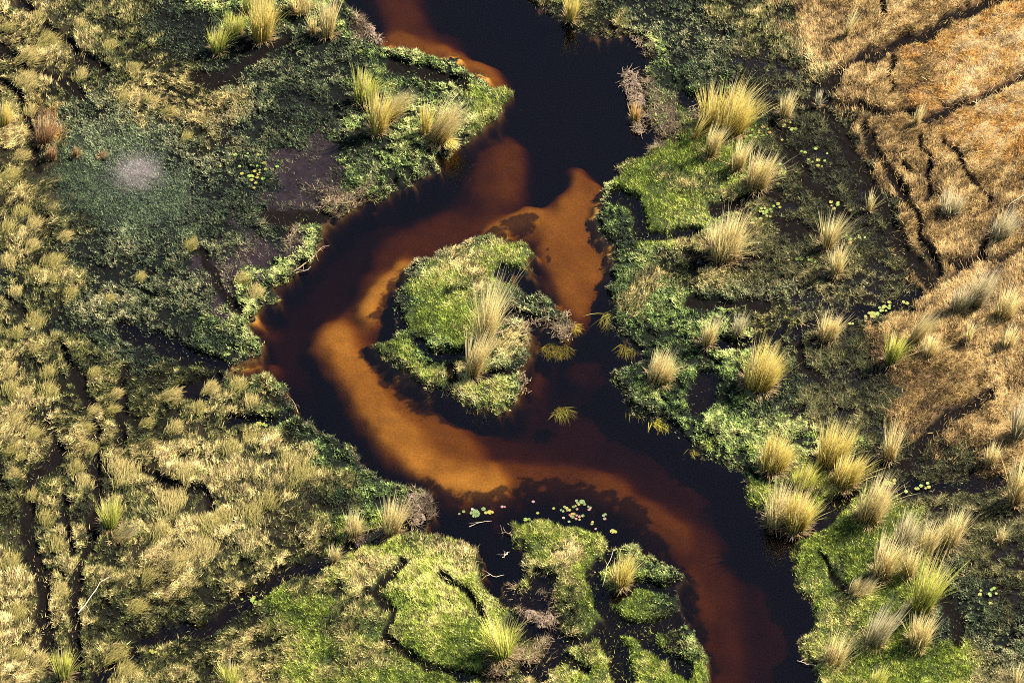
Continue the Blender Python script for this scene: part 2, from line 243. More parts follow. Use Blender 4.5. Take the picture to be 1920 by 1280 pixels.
def noise_mat(name, c1, c2, scale=8, rough=.7, bump=.3):
    m, t, b = mat(name)
    n = t.nodes.new("ShaderNodeTexNoise"); n.inputs["Scale"].default_value = scale; n.inputs["Detail"].default_value = 6
    tc = t.nodes.new("ShaderNodeTexCoord"); t.links.new(tc.outputs["Object"], n.inputs["Vector"])
    r = t.nodes.new("ShaderNodeValToRGB"); r.color_ramp.elements[0].color = (*c1, 1); r.color_ramp.elements[1].color = (*c2, 1)
    r.color_ramp.elements[0].position = .35; r.color_ramp.elements[1].position = .65
    t.links.new(n.outputs[0], r.inputs[0]); t.links.new(r.outputs[0], b.inputs["Base Color"])
    bp = t.nodes.new("ShaderNodeBump"); bp.inputs["Strength"].default_value = bump; bp.inputs["Distance"].default_value = .05
    t.links.new(n.outputs[0], bp.inputs["Height"]); t.links.new(bp.outputs[0], b.inputs["Normal"])
    b.inputs["Roughness"].default_value = rough; return m
M_WOOD = noise_mat("dead_wood", (.09, .06, .035), (.27, .19, .11), 14)
M_PALEWOOD = noise_mat("pale_wood", (.3, .23, .15), (.55, .46, .33), 14)
M_MATTED = noise_mat("matted_roots", (.05, .035, .025), (.2, .14, .10), 9, .9, .8)
M_PAD = {k: noise_mat("pad_" + k, a, b, 20, .5, .1) for k, a, b in (("green", (.05,.085,.02), (.09,.13,.03)), ("yellow", (.13,.13,.015), (.19,.18,.02)), ("orange", (.20,.10,.015), (.24,.14,.03)), ("red", (.13,.04,.03), (.17,.07,.05)), ("pink", (.15,.08,.075), (.19,.12,.11)), ("lime", (.09,.15,.01), (.13,.20,.02)))}
M_PETAL = noise_mat("white_petal", (.75,.72,.68), (.85,.82,.78), 20, .5, .1)

mg, t, b = mat("ground_soil")
a = t.nodes.new("ShaderNodeAttribute"); a.attribute_name = "col"
n = t.nodes.new("ShaderNodeTexNoise"); n.inputs["Scale"].default_value = 9; n.inputs["Detail"].default_value = 8
g = t.nodes.new("ShaderNodeNewGeometry"); t.links.new(g.outputs["Position"], n.inputs["Vector"])
mr = t.nodes.new("ShaderNodeMapRange"); mr.inputs[1].default_value = .3; mr.inputs[2].default_value = .7; mr.inputs[3].default_value = .78; mr.inputs[4].default_value = 1.2
t.links.new(n.outputs[0], mr.inputs[0])
vm = t.nodes.new("ShaderNodeVectorMath"); vm.operation = 'SCALE'; t.links.new(a.outputs["Color"], vm.inputs[0]); t.links.new(mr.outputs[0], vm.inputs["Scale"])
t.links.new(vm.outputs[0], b.inputs["Base Color"]); b.inputs["Roughness"].default_value = .9; b.inputs["Specular IOR Level"].default_value = .03
bp = t.nodes.new("ShaderNodeBump"); bp.inputs["Strength"].default_value = .25; bp.inputs["Distance"].default_value = .08
t.links.new(n.outputs[0], bp.inputs["Height"]); t.links.new(bp.outputs[0], b.inputs["Normal"])

mw, t, b = mat("tea_water")
t.nodes.remove(b); out = t.nodes["Material Output"]
tp = t.nodes.new("ShaderNodeBsdfTransparent"); gl = t.nodes.new("ShaderNodeBsdfGlossy"); gl.inputs["Roughness"].default_value = .16; gl.inputs["Color"].default_value = (1.0, .86, .92, 1)
fr = t.nodes.new("ShaderNodeFresnel"); fr.inputs[0].default_value = 1.33
mx = t.nodes.new("ShaderNodeMixShader"); t.links.new(fr.outputs[0], mx.inputs[0]); t.links.new(tp.outputs[0], mx.inputs[1]); t.links.new(gl.outputs[0], mx.inputs[2])
n = t.nodes.new("ShaderNodeTexNoise"); n.inputs["Scale"].default_value = 2.2; n.inputs["Detail"].default_value = 4
g = t.nodes.new("ShaderNodeNewGeometry"); t.links.new(g.outputs["Position"], n.inputs["Vector"])
bp = t.nodes.new("ShaderNodeBump"); bp.inputs["Strength"].default_value = .12; bp.inputs["Distance"].default_value = .05
t.links.new(n.outputs[0], bp.inputs["Height"]); t.links.new(bp.outputs[0], gl.inputs["Normal"])
t.links.new(mx.outputs[0], out.inputs[0])
va = t.nodes.new("ShaderNodeVolumeAbsorption"); va.inputs["Density"].default_value = 3.2; va.inputs["Color"].default_value = (.62, .51, .24, 1)
t.links.new(va.outputs[0], out.inputs["Volume"])

# ------------------------------------------------------------------ mesh helpers
def mesh_obj(name, V, F, material, col=None, parent=None, smooth=False):
    """V (n,3); F list of index arrays of shape (m,k)"""
    me = bpy.data.meshes.new(name)
    V = np.ascontiguousarray(V, np.float32)
    F = [f for f in F if len(f)]
    idx = np.concatenate([f.ravel() for f in F]).astype(np.int32)
    tot = np.concatenate([np.full(len(f), f.shape[1]) for f in F]).astype(np.int32)
    me.vertices.add(len(V)); me.vertices.foreach_set("co", V.ravel())
    me.loops.add(len(idx)); me.loops.foreach_set("vertex_index", idx)
    me.polygons.add(len(tot)); me.polygons.foreach_set("loop_start", np.concatenate([[0], np.cumsum(tot)[:-1]]).astype(np.int32))
    me.polygons.foreach_set("loop_total", tot)
    me.polygons.foreach_set("use_smooth", np.full(len(tot), smooth))
    if col is not None:
        at = me.color_attributes.new("col", 'FLOAT_COLOR', 'POINT')
        c = np.ones((len(V), 4), np.float32); c[:, :3] = col; at.data.foreach_set("color", c.ravel())
    me.update(calc_edges=True)
    me.materials.append(material)
    o = bpy.data.objects.new(name, me); COL.objects.link(o)
    if parent is not None: o.parent = parent
    return o
def tag(o, label=None, cat=None, group=None, kind=None):
    for k, v in (("label", label), ("category", cat), ("group", group), ("kind", kind)):
        if v: o[k] = v
    return o
def empty(name, x, y, z, label, cat, group=None):
    o = bpy.data.objects.new(name, None); COL.objects.link(o); o.location = (x, y, z); o.empty_display_size = .3
    return tag(o, label, cat, group)
def blades(P, L, W, az, l0, l1, nseg, rng, roll=.5, c0=None, c1=None):
    """strips starting at P, direction azimuth az (from +Y clockwise), lean from vertical going l0 -> l1"""
    n = len(P); az = np.asarray(az); dx, dy = np.sin(az), np.cos(az)
    side = np.stack([dy, -dx, rng.uniform(-roll, roll, n)], 1); side /= np.linalg.norm(side, axis=1)[:, None]
    pos = np.array(P, float); rows = []; cols = []
    for k in range(nseg + 1):
        t = k / nseg
        if k:
            th = l0 + (l1 - l0) * (t - .5 / nseg); step = (L / nseg)[:, None]
            pos = pos + step * np.stack([np.sin(th) * dx, np.sin(th) * dy, np.cos(th)], 1)
        ww = (W * (1 - t * .55) * .5)[:, None]
        if k < nseg: rows += [pos - side * ww, pos + side * ww]
        else: rows += [pos]
        if c0 is not None:
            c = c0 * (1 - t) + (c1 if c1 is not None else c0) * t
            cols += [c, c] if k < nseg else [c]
    m = len(rows); V = np.stack(rows, 1).reshape(-1, 3); base = (np.arange(n) * m)[:, None]
    F = [np.concatenate([base + np.array([2 * k, 2 * k + 1, 2 * k + 3, 2 * k + 2]) for k in range(nseg - 1)])] if nseg > 1 else []
    F.append(base + np.array([m - 3, m - 2, m - 1]))
    C = np.stack(cols, 1).reshape(-1, 3) if cols else None
    return V, F, C
def tubes(paths, seg=5):
    Vs, Fs, o = [], [], 0
    for pts, r0, r1 in paths:
        pts = np.array(pts, float); n = len(pts)
        for i, p in enumerate(pts):
            d = pts[min(i + 1, n - 1)] - pts[max(i - 1, 0)]; d /= np.linalg.norm(d) + 1e-9
            u = np.cross(d, (0, 0, 1) if abs(d[2]) < .9 else (1, 0, 0)); u /= np.linalg.norm(u); v = np.cross(d, u)
            r = r0 + (r1 - r0) * i / (n - 1)
            for k in range(seg):
                a = 2 * math.pi * k / seg; Vs.append(p + r * (math.cos(a) * u + math.sin(a) * v))
        for i in range(n - 1):
            for k in range(seg):
                k2 = (k + 1) % seg; Fs.append([o + i * seg + k, o + i * seg + k2, o + (i + 1) * seg + k2, o + (i + 1) * seg + k])
        o += n * seg
    return np.array(Vs), [np.array(Fs)]

# ------------------------------------------------------------------ ground, one sheet
def axis(a, b, st, far):
    c = np.arange(a, b, st); e = [1, 3, 7, 15, 30, 60, 120, 300]
    return np.concatenate([[a - k for k in e[::-1]], c, [c[-1] + k for k in e]])
gx = axis(-38, 38, .11, 0); gy = axis(-32, 37, .12, 0)
GX, GY = np.meshgrid(gx, gy)
GZ, GS, GT, GV, GPX, GPY = height(GX, GY)
def ground_z(x, y):
    i = np.clip(np.searchsorted(gx, x) - 1, 0, len(gx) - 2); j = np.clip(np.searchsorted(gy, y) - 1, 0, len(gy) - 2)
    fx = (x - gx[i]) / (gx[i + 1] - gx[i]); fy = (y - gy[j]) / (gy[j + 1] - gy[j])
    return (GZ[j, i] * (1 - fx) + GZ[j, i + 1] * fx) * (1 - fy) + (GZ[j + 1, i] * (1 - fx) + GZ[j + 1, i + 1] * fx) * fy
sand = np.array([.60, .37, .12]); peat = np.array([.004, .003, .003])
jx = GPX + (fbm(GX * .7, GY * .7, 90, 2) - .5) * 50; jy = GPY + (fbm(GX * .7, GY * .7, 93, 2) - .5) * 50
soil = dict(L=(.03,.04,.015), G=(.006,.008,.006), D=(.004,.005,.005), O=(.005,.004,.004), S=(.016,.013,.008), T=(.09,.06,.03), R=(.16,.09,.045), M=(.006,.006,.004), P=(.014,.010,.013), B=(.012,.009,.007), F=(.012,.015,.012), A=(.10,.085,.09))
gc = np.array([soil[c] for c in ZN])[zone_at(jx, jy)]
ash = .8 * sst(.2, 1.2, samp(ASH, jx * .4 + GPX * .6, jy * .4 + GPY * .6) + (fbm(GX * 3, GY * 3, 97, 2) - .5) * .4)[..., None]
gc = gc * (1 - ash) + ash * np.array([.12, .10, .105])
gc = gc * (1 - GT[..., None]) + GT[..., None] * peat
wd = samp(WD, GPX, GPY) * 1.2 - .66 + (fbm(GX * 1.5, GY * 2.2, 101, 5) - .5) * 2.6
wd = sst(-.08, .30, wd) * (samp(WD, GPX, GPY) > .02)
bedc = sand * (.62 + .72 * fbm(GX * .7 + GY * .3, GY * .9, 105, 5))[..., None]
wk = (wd * .88)[..., None]; bedc = bedc * (1 - wk) + wk * np.array([.06, .035, .02])
bk = (sst(1.0, .35, -GS) * .9 * (1 - .9 * sst(.18, .42, GV)))[..., None]; bedc = bedc * (1 - bk) + bk * peat * 1.5
gc = np.where(GS[..., None] > 0, gc, bedc)
ny, nx = GX.shape; I = np.arange(ny * nx).reshape(ny, nx)
FQ = np.stack([I[:-1, :-1], I[:-1, 1:], I[1:, 1:], I[1:, :-1]], -1).reshape(-1, 4)
o = mesh_obj("ground", np.stack([GX, GY, GZ], -1).reshape(-1, 3), [FQ], mg, gc.reshape(-1, 3), smooth=True)
tag(o, "dark wet peat and sandy river bed under the marsh", None, None, "structure")
# water: a closed body, the ground runs through it
a, c = 335, 7
WV = np.array([(-a, -a, -c), (a, -a, -c), (a, a, -c), (-a, a, -c), (-a, -a, 0), (a, -a, 0), (a, a, 0), (-a, a, 0)], float)
o = mesh_obj("water", WV, [np.array([(3, 2, 1, 0), (4, 5, 6, 7), (0, 1, 5, 4), (1, 2, 6, 5), (2, 3, 7, 6), (3, 0, 4, 7)])], mw)
tag(o, "tea-brown river water over orange sand bars", None, None, "structure")

# ------------------------------------------------------------------ ground vegetation that nobody could count
rng = np.random.RandomState(7)
PAL = dict(
 L=[(.08,.11,.02),(.20,.27,.035),(.33,.40,.055),(.46,.47,.10),(.66,.56,.26)],
 G=[(.012,.024,.010),(.05,.09,.022),(.14,.21,.05),(.26,.33,.09),(.50,.48,.20)],
 D=[(.007,.013,.008),(.025,.045,.02),(.06,.085,.034),(.12,.14,.06),(.30,.27,.14)],
 O=[(.007,.008,.004),(.024,.027,.010),(.060,.068,.020),(.12,.115,.04),(.34,.28,.13)],
 S=[(.02,.022,.009),(.08,.078,.022),(.20,.165,.05),(.38,.29,.11),(.60,.47,.22)],
 T=[(.07,.042,.018),(.19,.12,.042),(.33,.215,.075),(.43,.29,.11),(.56,.41,.19)],
 R=[(.22,.11,.03),(.42,.22,.05),(.52,.29,.065),(.55,.37,.13),(.54,.42,.24)],
 M=[(.010,.012,.006),(.040,.048,.016),(.10,.115,.028),(.22,.20,.06),(.50,.39,.17)],
 P=[(.010,.012,.010),(.035,.04,.024),(.07,.07,.04),(.14,.11,.07),(.26,.21,.13)],
 B=[(.03,.02,.014),(.08,.055,.035),(.16,.11,.065),(.26,.19,.11),(.40,.31,.18)],
 F=[(.025,.045,.018),(.07,.11,.04),(.13,.18,.07),(.20,.25,.11),(.32,.30,.18)],  # lightened greens: haze painted into this cover
 A=[(.10,.085,.09),(.18,.155,.16),(.27,.235,.24),(.33,.29,.29),(.38,.34,.33)])
#      keep, length, width, lean0, lean1, segs, gap freq, gap level, comb
ZP = dict(L=(1.0,.12,.30,.038,.3,1.2,1,2.6,.40,.45), G=(1.0,.11,.25,.056,.5,1.4,1,3.2,.46,.0), D=(.9,.10,.24,.048,.4,1.4,1,3.2,.47,.0), O=(.9,.15,.38,.034,.7,1.4,1,2.8,.45,.35),
 S=(1.0,.22,.52,.038,.9,1.5,2,2.6,.43,.92), T=(1.0,.22,.52,.034,.7,1.45,2,2.6,.36,.85), R=(1.0,.24,.58,.034,.6,1.45,2,2.2,.22,.85), M=(1.0,.13,.34,.040,.6,1.4,1,3.2,.45,.6),
 P=(.4,.10,.30,.03,.6,1.4,1,2.2,.52,.0), B=(.8,.20,.60,.03,1.0,1.55,1,2.6,.38,.1), F=(1.0,.10,.22,.04,.5,1.3,1,2.8,.30,.3), A=(.75,.08,.20,.030,.9,1.5,1,2.,.3,.0))
NAMES = dict(L=("lawn_grass", "short bright green grazed grass covering the islands and banks"), G=("bank_herbs", "low leafy dark green herbs along the river banks"),
 D=("swamp_plants", "dark green floating swamp plants with black gaps"), O=("sedge", "olive brown sedge in the black swamp right of the river"),
 S=("straw_grass", "long combed straw coloured grass of the left marsh"), T=("dry_grass", "tan dry grass flattened by the wind on the right"), R=("orange_grass", "orange and silver dry grass in the upper right corner"),
 M=("marsh_grass", "hummocky olive and straw grass of the lower left marsh"), P=("sparse_weed", "sparse thin weed on purple black mud"), B=("bank_thatch", "brown dead thatch and roots along the bank edges"),
 F=("fine_cover", "fine cover around the grey mud patch, pale green with painted-in haze"), A=("dead_stubble", "short grey stubble on the bare mud patch"))
NTOT = 2500000
qx = rng.uniform(-130, 2050, NTOT); qy = rng.uniform(-110, 1390, NTOT)
wx, wy = unproj(qx, qy)
zj = zone_at(qx + rng.normal(0, 9, NTOT) + (fbm(wx * .7, wy * .7, 90, 2) - .5) * 95, qy + rng.normal(0, 9, NTOT) + (fbm(wx * .7, wy * .7, 93, 2) - .5) * 95)
zj = np.where((zj == ZN.index("S")) & (fbm(wx * .55, wy * .45, 196, 3) + rng.normal(0, .03, NTOT) > .50), ZN.index("M"), zj)
zj = np.where((zj == ZN.index("R")) & (fbm(wx * .35, wy * .9, 190, 3) > .60), ZN.index("T"), zj)
zj = np.where((zj == ZN.index('F')) & (rng.rand(NTOT) < 1.15 * samp(ASH, qx, qy) + .0) , ZN.index('A'), zj)
OVR = [("D",16,[(742,585),(755,525),(795,482),(850,458),(905,448)]),("D",12,[(560,780),(620,825),(690,880),(750,915)]),("D",10,[(700,645),(745,700),(800,735)]),("D",22,[(960,560),(1010,565),(1050,600)]),("D",16,[(990,630),(985,680),(930,700)]),
 ("B",12,[(1000,600),(1040,632),(1068,630)]),("S",14,[(945,655),(965,640)]),("S",15,[(1045,1045),(1075,1040)]),("S",12,[(860,480),(900,545)]),("D",16,[(1200,1015),(1250,1040),(1282,1085)]),("D",14,[(1100,700),(1165,690)]),
 ("D",36,[(1280,20),(1290,90),(1330,150)]),("D",34,[(1440,760),(1490,700),(1470,640)]),("D",12,[(1160,430),(1200,470),(1260,490)]),("D",14,[(1165,700),(1190,760),(1250,790)]),("M",34,[(680,1080),(700,1140),(640,1180)]),("M",26,[(720,1230),(620,1250)]),
 ("M",18,[(770,1010),(830,1040),(880,1060)]),("S",14,[(800,1010),(870,1030)]),("D",20,[(560,150),(640,260),(700,330)]),("D",24,[(1010,40),(1090,50)]),("B",9,[(1205,140),(1230,200),(1280,240)]),("M",22,[(1240,330),(1330,360)]),("D",24,[(1330,560),(1500,560)]),
 ("B",12,[(1000,1110),(1040,1180),(1010,1240)]),("M",20,[(1060,1080),(1100,1220)]),("D",14,[(1310,760),(1330,700)]),("M",16,[(1560,1060),(1600,1200),(1580,1260)]),("S",24,[(1210,540),(1180,580)]),("D",26,[(300,250),(420,330),(440,420)]),("D",20,[(330,640),(440,640)])]
OVI = np.full(RX.shape, -1)
for zc, r, pts in OVR: OVI = np.where(dseg(pts) < r, ZN.index(zc), OVI)
ox = qx + rng.normal(0, 6, NTOT) + (fbm(wx * 1.1, wy * 1.1, 200, 3) - .5) * 44; oy = qy + rng.normal(0, 6, NTOT) + (fbm(wx * 1.1, wy * 1.1, 203, 3) - .5) * 44
ov = OVI[np.clip(((oy - Y0) / STP + .5).astype(int), 0, OVI.shape[0] - 1), np.clip(((ox - X0) / STP + .5).astype(int), 0, OVI.shape[1] - 1)]
zj = np.where((ov >= 0) & (rng.rand(NTOT) < .88), ov, zj)
bz = ground_z(wx, wy); es = edge(qx, qy, wx, wy)
trq = track(qx, qy, wx, wy, zj)
H = hum(wx, wy); pale = samp(HAZE, qx, qy); ashq = samp(ASH, qx, qy)
flow = R(38) + (fbm(wx * .16, wy * .16, 120, 3) - .5) * 3.4
for zi, zc in enumerate(ZN):
    kp, la, lb, wd_, l0, l1, ns, gf, gl_, comb = ZP[zc]
    m = (zj == zi) & (es > -.04) & ((trq < .8) | (rng.rand(NTOT) < .3))
    x, y = wx[m], wy[m]; n = m.sum(); s = es[m]
    gap = fbm(x * gf, y * gf, 130 + zi, 3) * .62 + H[m] * .18 + .2 * (np.clip((fbm(x * 6.5, y * 6.5, 215, 2) - .5) * 2 + .5, 0, 1))
    keep = sst(gl_ - .07, gl_ + .05, gap) * kp
    keep = keep * (1 - .88 * (sst(.08, .5, trq[m]) if zc in 'STRM' else .95 * sst(.3, .75, trq[m]))) 
    if zc == 'L': keep = np.maximum(keep, .35 * (trq[m] < .2))
    k = rng.rand(n) < keep
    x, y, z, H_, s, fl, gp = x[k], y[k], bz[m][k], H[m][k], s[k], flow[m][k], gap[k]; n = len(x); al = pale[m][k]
    L = rng.uniform(la, lb, n) * (.7 + .6 * H_) * .84
    big = fbm(x * .22, y * .22, 141, 2); mid = fbm(x * 1.6, y * 1.6, 144 + zi, 3)
    t = .50 + (big - .5) * 1.1 + (mid - .5) * 1.1 + (H_ - .5) * (.55 if zc in "MSG" else .2) + rng.normal(0, .27, n)
    if zc in "TR": t += (fbm(x * np.cos(.7) * .5 + y * .4, (y - x) * 1.8, 150, 2) - .5) * 1.1
    t += .38 * samp(BLE, qx[m][k], qy[m][k])
    if zc in "MS": t += (fbm(x * .79 * 3.4 - y * .62 * 3.4, x * .62 * .9 + y * .79 * .9, 195, 3) - .5) * 1.0 - .03
    if zc == "L": t -= .06
    if zc in "GD": t -= .05
    t = np.clip(t, 0, .999) * 4; i = t.astype(int); f = (t - i)[:, None]
    pal = np.array(PAL[zc]); c = pal[i] * (1 - f) + pal[np.minimum(i + 1, 4)] * f
    c = c * (np.clip((fbm(x * 5, y * 5, 220 + zi, 2) - .5) * (1.6 if zc in 'LTRA' else 3.0) + 1.0, .25, 1.8) * 1.05)[:, None]
    c = np.minimum(c, .8)
    e = (sst(.5, .05, s) * (rng.rand(n) < .35))[:, None]; c = c * (1 - e) + e * np.array([.16, .115, .07])
    if zc in "SMRF": pass
    ap = (np.clip(al, 0, 1) * .35)[:, None]; c = c * (1 - ap) + ap * np.array([.19, .24, .16])  # mixes the painted haze veil into blade colours
    az = np.where(rng.rand(n) < comb, fl + rng.normal(0, .38, n), rng.uniform(0, 6.283, n))
    za = z + rng.uniform(-.02, .10, n) * (zc not in "PA")
    za = np.maximum(za, .0 if zc in "ODP" else -.04)
    V, F, C = blades(np.stack([x, y, za], 1), L, wd_ * .84 * rng.uniform(.7, 1.4, n), az, np.full(n, l0) + rng.uniform(-.3, .3, n), np.full(n, l1) + rng.uniform(-.25, .25, n), ns, rng, .5, c, c)
    o = mesh_obj(NAMES[zc][0], V, F, M_PLANT, C); tag(o, NAMES[zc][1], "grass" if "grass" in NAMES[zc][0] else "ground cover", None, "stuff")

#TAIL
# ------------------------------------------------------------------ tall reed tussocks, each its own thing
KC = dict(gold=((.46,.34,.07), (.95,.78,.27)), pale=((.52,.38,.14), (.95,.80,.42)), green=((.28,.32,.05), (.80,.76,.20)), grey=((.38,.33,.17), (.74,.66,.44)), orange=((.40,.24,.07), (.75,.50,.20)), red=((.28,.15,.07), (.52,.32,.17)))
TUS = [
(408,98,32,52,4,'green',1,"short greenish tussock, lowest of the clumps at the top left of the river"),
(438,68,46,48,8,'green',1,"bushy green-yellow tussock just above the short greenish one, top left of the river"),
(466,28,26,50,10,'green',.7,"thin green tussock squeezed left of the tallest golden tussock at the top edge"),
(492,75,52,98,4,'gold',1.3,"tallest golden tussock at the top edge, rising out of the photo"),
(565,24,56,50,0,'pale',1,"broad pale tussock cut by the top edge beside a black pool"),
(588,66,16,44,-6,'pale',.4,"thin wisp of pale stalks left of the cream tussock near the top edge"),
(614,70,30,76,3,'pale',.9,"slender cream tussock by the left bank near the top edge"),
(682,190,50,62,6,'green',1,"yellow-green tussock, furthest left of the group on the upper left headland"),
(708,252,36,88,6,'gold',1,"upright golden tussock at the foot of the upper left headland group"),
(728,222,46,62,42,'pale',1,"straw tussock blown flat to the right in the upper left headland group"),
(796,256,22,62,4,'gold',.6,"narrow golden tussock left of the big windblown one near the point"),
(820,268,56,84,30,'pale',1.3,"big windblown tussock nearest the point of the upper left headland"),
(838,272,34,34,118,'gold',.5,"golden stalks splayed down towards the water on the upper left headland"),
(907,648,34,120,7,'pale',1.2,"tall slender straw tussock in the middle of the heart shaped island"),
(885,706,32,88,14,'pale',1,"straw tussock at the foot of the tall one on the heart shaped island"),
(1069,42,24,62,2,'gold',.8,"small golden tussock on the spit at the top of the right bank"),
(1190,226,22,36,4,'orange',.8,"small orange tussock growing from the dead root mat on the right bank"),
(1328,236,44,76,2,'gold',1,"left half of the big double tussock on the upper right bank"),
(1366,250,82,98,12,'gold',1.6,"right half and widest of the big double tussock on the upper right bank"),
(1300,268,12,60,22,'gold',.3,"few long stalks standing loose below the big double tussock"),
(1470,222,28,50,8,'pale',.8,"small pale tussock right of the big double tussock by a black pool"),
(1533,202,10,32,2,'grey',.5,"tiny grey tussock where the black tracks meet"),
(1330,298,28,62,16,'pale',.8,"leaning thin pale tussock under the big double tussock"),
(1380,322,30,62,10,'pale',.7,"loose pale tussock left of the fan tussock on the upper right lawn"),
(1418,354,58,74,14,'pale',1.1,"fan shaped pale tussock at the right end of the upper right lawn"),
(1357,482,72,88,6,'pale',1.6,"large round straw tussock ringed by a black moat below the upper lawn"),
(1550,467,26,70,4,'pale',.8,"upper of two narrow straw tussocks in the dark sedge swamp"),
(1566,515,26,58,4,'pale',.8,"lower of two narrow straw tussocks in the dark sedge swamp"),
(1628,397,12,42,8,'pale',.3,"wispy pale stalks alone in the dark swamp, upper right"),
(1550,636,44,54,8,'pale',1.1,"straw tussock at the left end of the creek of yellow leaves"),
(1325,652,22,58,8,'pale',.7,"small tussock over a black ditch right of the river bend"),
(1381,632,24,48,10,'grey',.4,"thin sparse tussock standing right of the small one over the black ditch"),
(1234,718,60,62,14,'pale',1.2,"spiky straw tussock nearest the water on the middle right bank"),
(1422,726,76,86,10,'gold',1.8,"large bright yellow tussock in the middle of the right bank"),
(1448,882,64,68,10,'gold',1.3,"yellow tussock at the top left of the lower right cluster"),
(1556,872,68,84,10,'gold',1.3,"tallest yellow tussock at the top of the lower right cluster"),
(1502,916,54,48,10,'green',1.3,"rounded green-yellow tussock in the centre of the lower right cluster"),
(1582,912,56,64,14,'gold',1.3,"golden tussock on the right side of the lower right cluster"),
(1453,982,46,76,4,'pale',1.2,"pale left half of the twin tussock at the water's edge, lower right"),
(1492,990,52,72,8,'gold',1.6,"glowing yellow right half of the twin tussock at the water's edge, lower right"),
(1668,860,30,74,4,'pale',.4,"sparse tussock of single stalks at the edge of the dark swamp"),
(1628,978,58,82,12,'pale',1.2,"pale tussock right of the black creek mouth, lower right"),
(1692,1026,40,68,8,'grey',1,"grey-green tussock, left of three standing in a row at the lower right"),
(1733,1042,32,74,12,'pale',.7,"thin middle tussock of three standing in a row at the lower right"),
(1778,1022,42,70,8,'pale',.8,"fan of pale stalks, right of three standing in a row at the lower right"),
(1874,1018,12,34,2,'pale',.3,"tiny lone pale tuft in the black swamp, lower right"),
(1650,1084,44,84,8,'pale',1,"pale tussock on the lower right lawn, below the row of three"),
(1700,1084,26,56,6,'pale',.7,"narrow pale tussock between two larger ones on the lower right lawn"),
(1607,1116,52,44,24,'pale',1,"low splayed straw tussock on the left of the lower right lawn"),
(1725,1150,44,106,8,'green',1.2,"tall olive tussock at the swamp edge of the lower right lawn"),
(1638,1212,48,78,18,'grey',.7,"sparse leaning tussock near the bottom of the lower right lawn"),
(1720,1212,44,62,6,'pale',1,"soft straw tussock under the tall olive one, lower right"),
(1560,1246,50,62,14,'pale',.5,"sparse tussock with fallen stalks near the river, bottom right"),
(1640,1296,34,44,10,'green',.8,"yellow-green tussock cut by the bottom edge of the right lawn"),
(1903,1292,10,50,2,'pale',.3,"single stalks cut by the bottom edge at the right corner"),
(1901,942,36,84,6,'pale',1,"pale tussock against the right edge below the dry grass"),
(1670,684,26,62,8,'green',.8,"greenish narrow tussock at the border of swamp and dry grass"),
(1712,648,30,62,32,'pale',.8,"tussock leaning far right at the border of swamp and dry grass"),
(1738,672,38,44,10,'pale',.8,"low tussock beside the far leaning one at the dry grass border"),
(1790,592,28,60,6,'grey',.7,"left of a pair of silvery tussocks on the right slope"),
(1826,580,38,78,16,'grey',1,"right of a pair of silvery tussocks on the right slope"),
(1880,602,44,66,8,'pale',1,"straw tussock near the right edge beside the silvery pair"),
(1811,648,20,38,4,'pale',.7,"short tuft below the silvery pair on the right slope"),
(1886,656,34,48,8,'pale',.7,"loose tussock near the right edge under the straw one"),
(1781,402,50,46,4,'grey',1,"broad grey-white tussock in the upper part of the dry grass"),
(1874,452,46,58,14,'grey',1,"grey-white tussock at the right edge where thin tracks cross"),
(1908,826,36,74,8,'grey',1,"grey and green tussock cut by the right edge, middle height"),
(1584,76,12,58,18,'pale',.4,"bundle of pale stalks lying in the dry grass near the top edge"),
(1716,240,14,42,12,'pale',.3,"thin stalks beside the track through the dry grass"),
(1855,872,26,42,4,'pale',.8,"small straw tuft between the swamp and the lower dry grass"),
(1163,1100,38,60,6,'gold',1,"golden tussock on the lower island between the black ditches"),
(938,1232,52,70,-12,'green',1.4,"glossy yellow-green tussock bending left at the bottom of the lawn"),
(733,1000,36,72,6,'pale',1,"straw tussock at the tip of the lower left bank"),
(662,1006,32,48,4,'pale',.8,"short straw tussock left of the one at the tip of the lower left bank"),
(626,1052,20,34,4,'pale',.6,"small pale tuft above the black creek, lower left"),
(207,990,34,64,0,'green',.9,"upright yellow-green tussock in the straw of the lower left marsh"),
(222,1010,46,40,52,'pale',.4,"fan of long stalks fallen right in the lower left marsh"),
(118,1276,34,58,2,'green',.9,"yellow-green tussock near the bottom left corner"),
(432,1292,26,52,-2,'green',.8,"green tuft cut by the bottom edge left of the middle"),
(84,268,50,54,8,'red',1,"reddish dry shrub of grass above the grey mud patch"),
(8,240,32,48,8,'gold',1,"yellow tussock at the left edge above the mud patch"),
(95,300,26,26,14,'red',.8,"small reddish tuft under the reddish shrub"),
(140,298,14,22,10,'red',.6,"tiniest reddish tuft, left of the grey mud patch"),
(190,298,26,16,60,'red',.4,"flat reddish tuft just above the grey mud patch"),
(1048,22,1,1,0,'gold',0,""),
]
GRP = "tall reed tussocks of the marsh"
rg = np.random.RandomState(21)
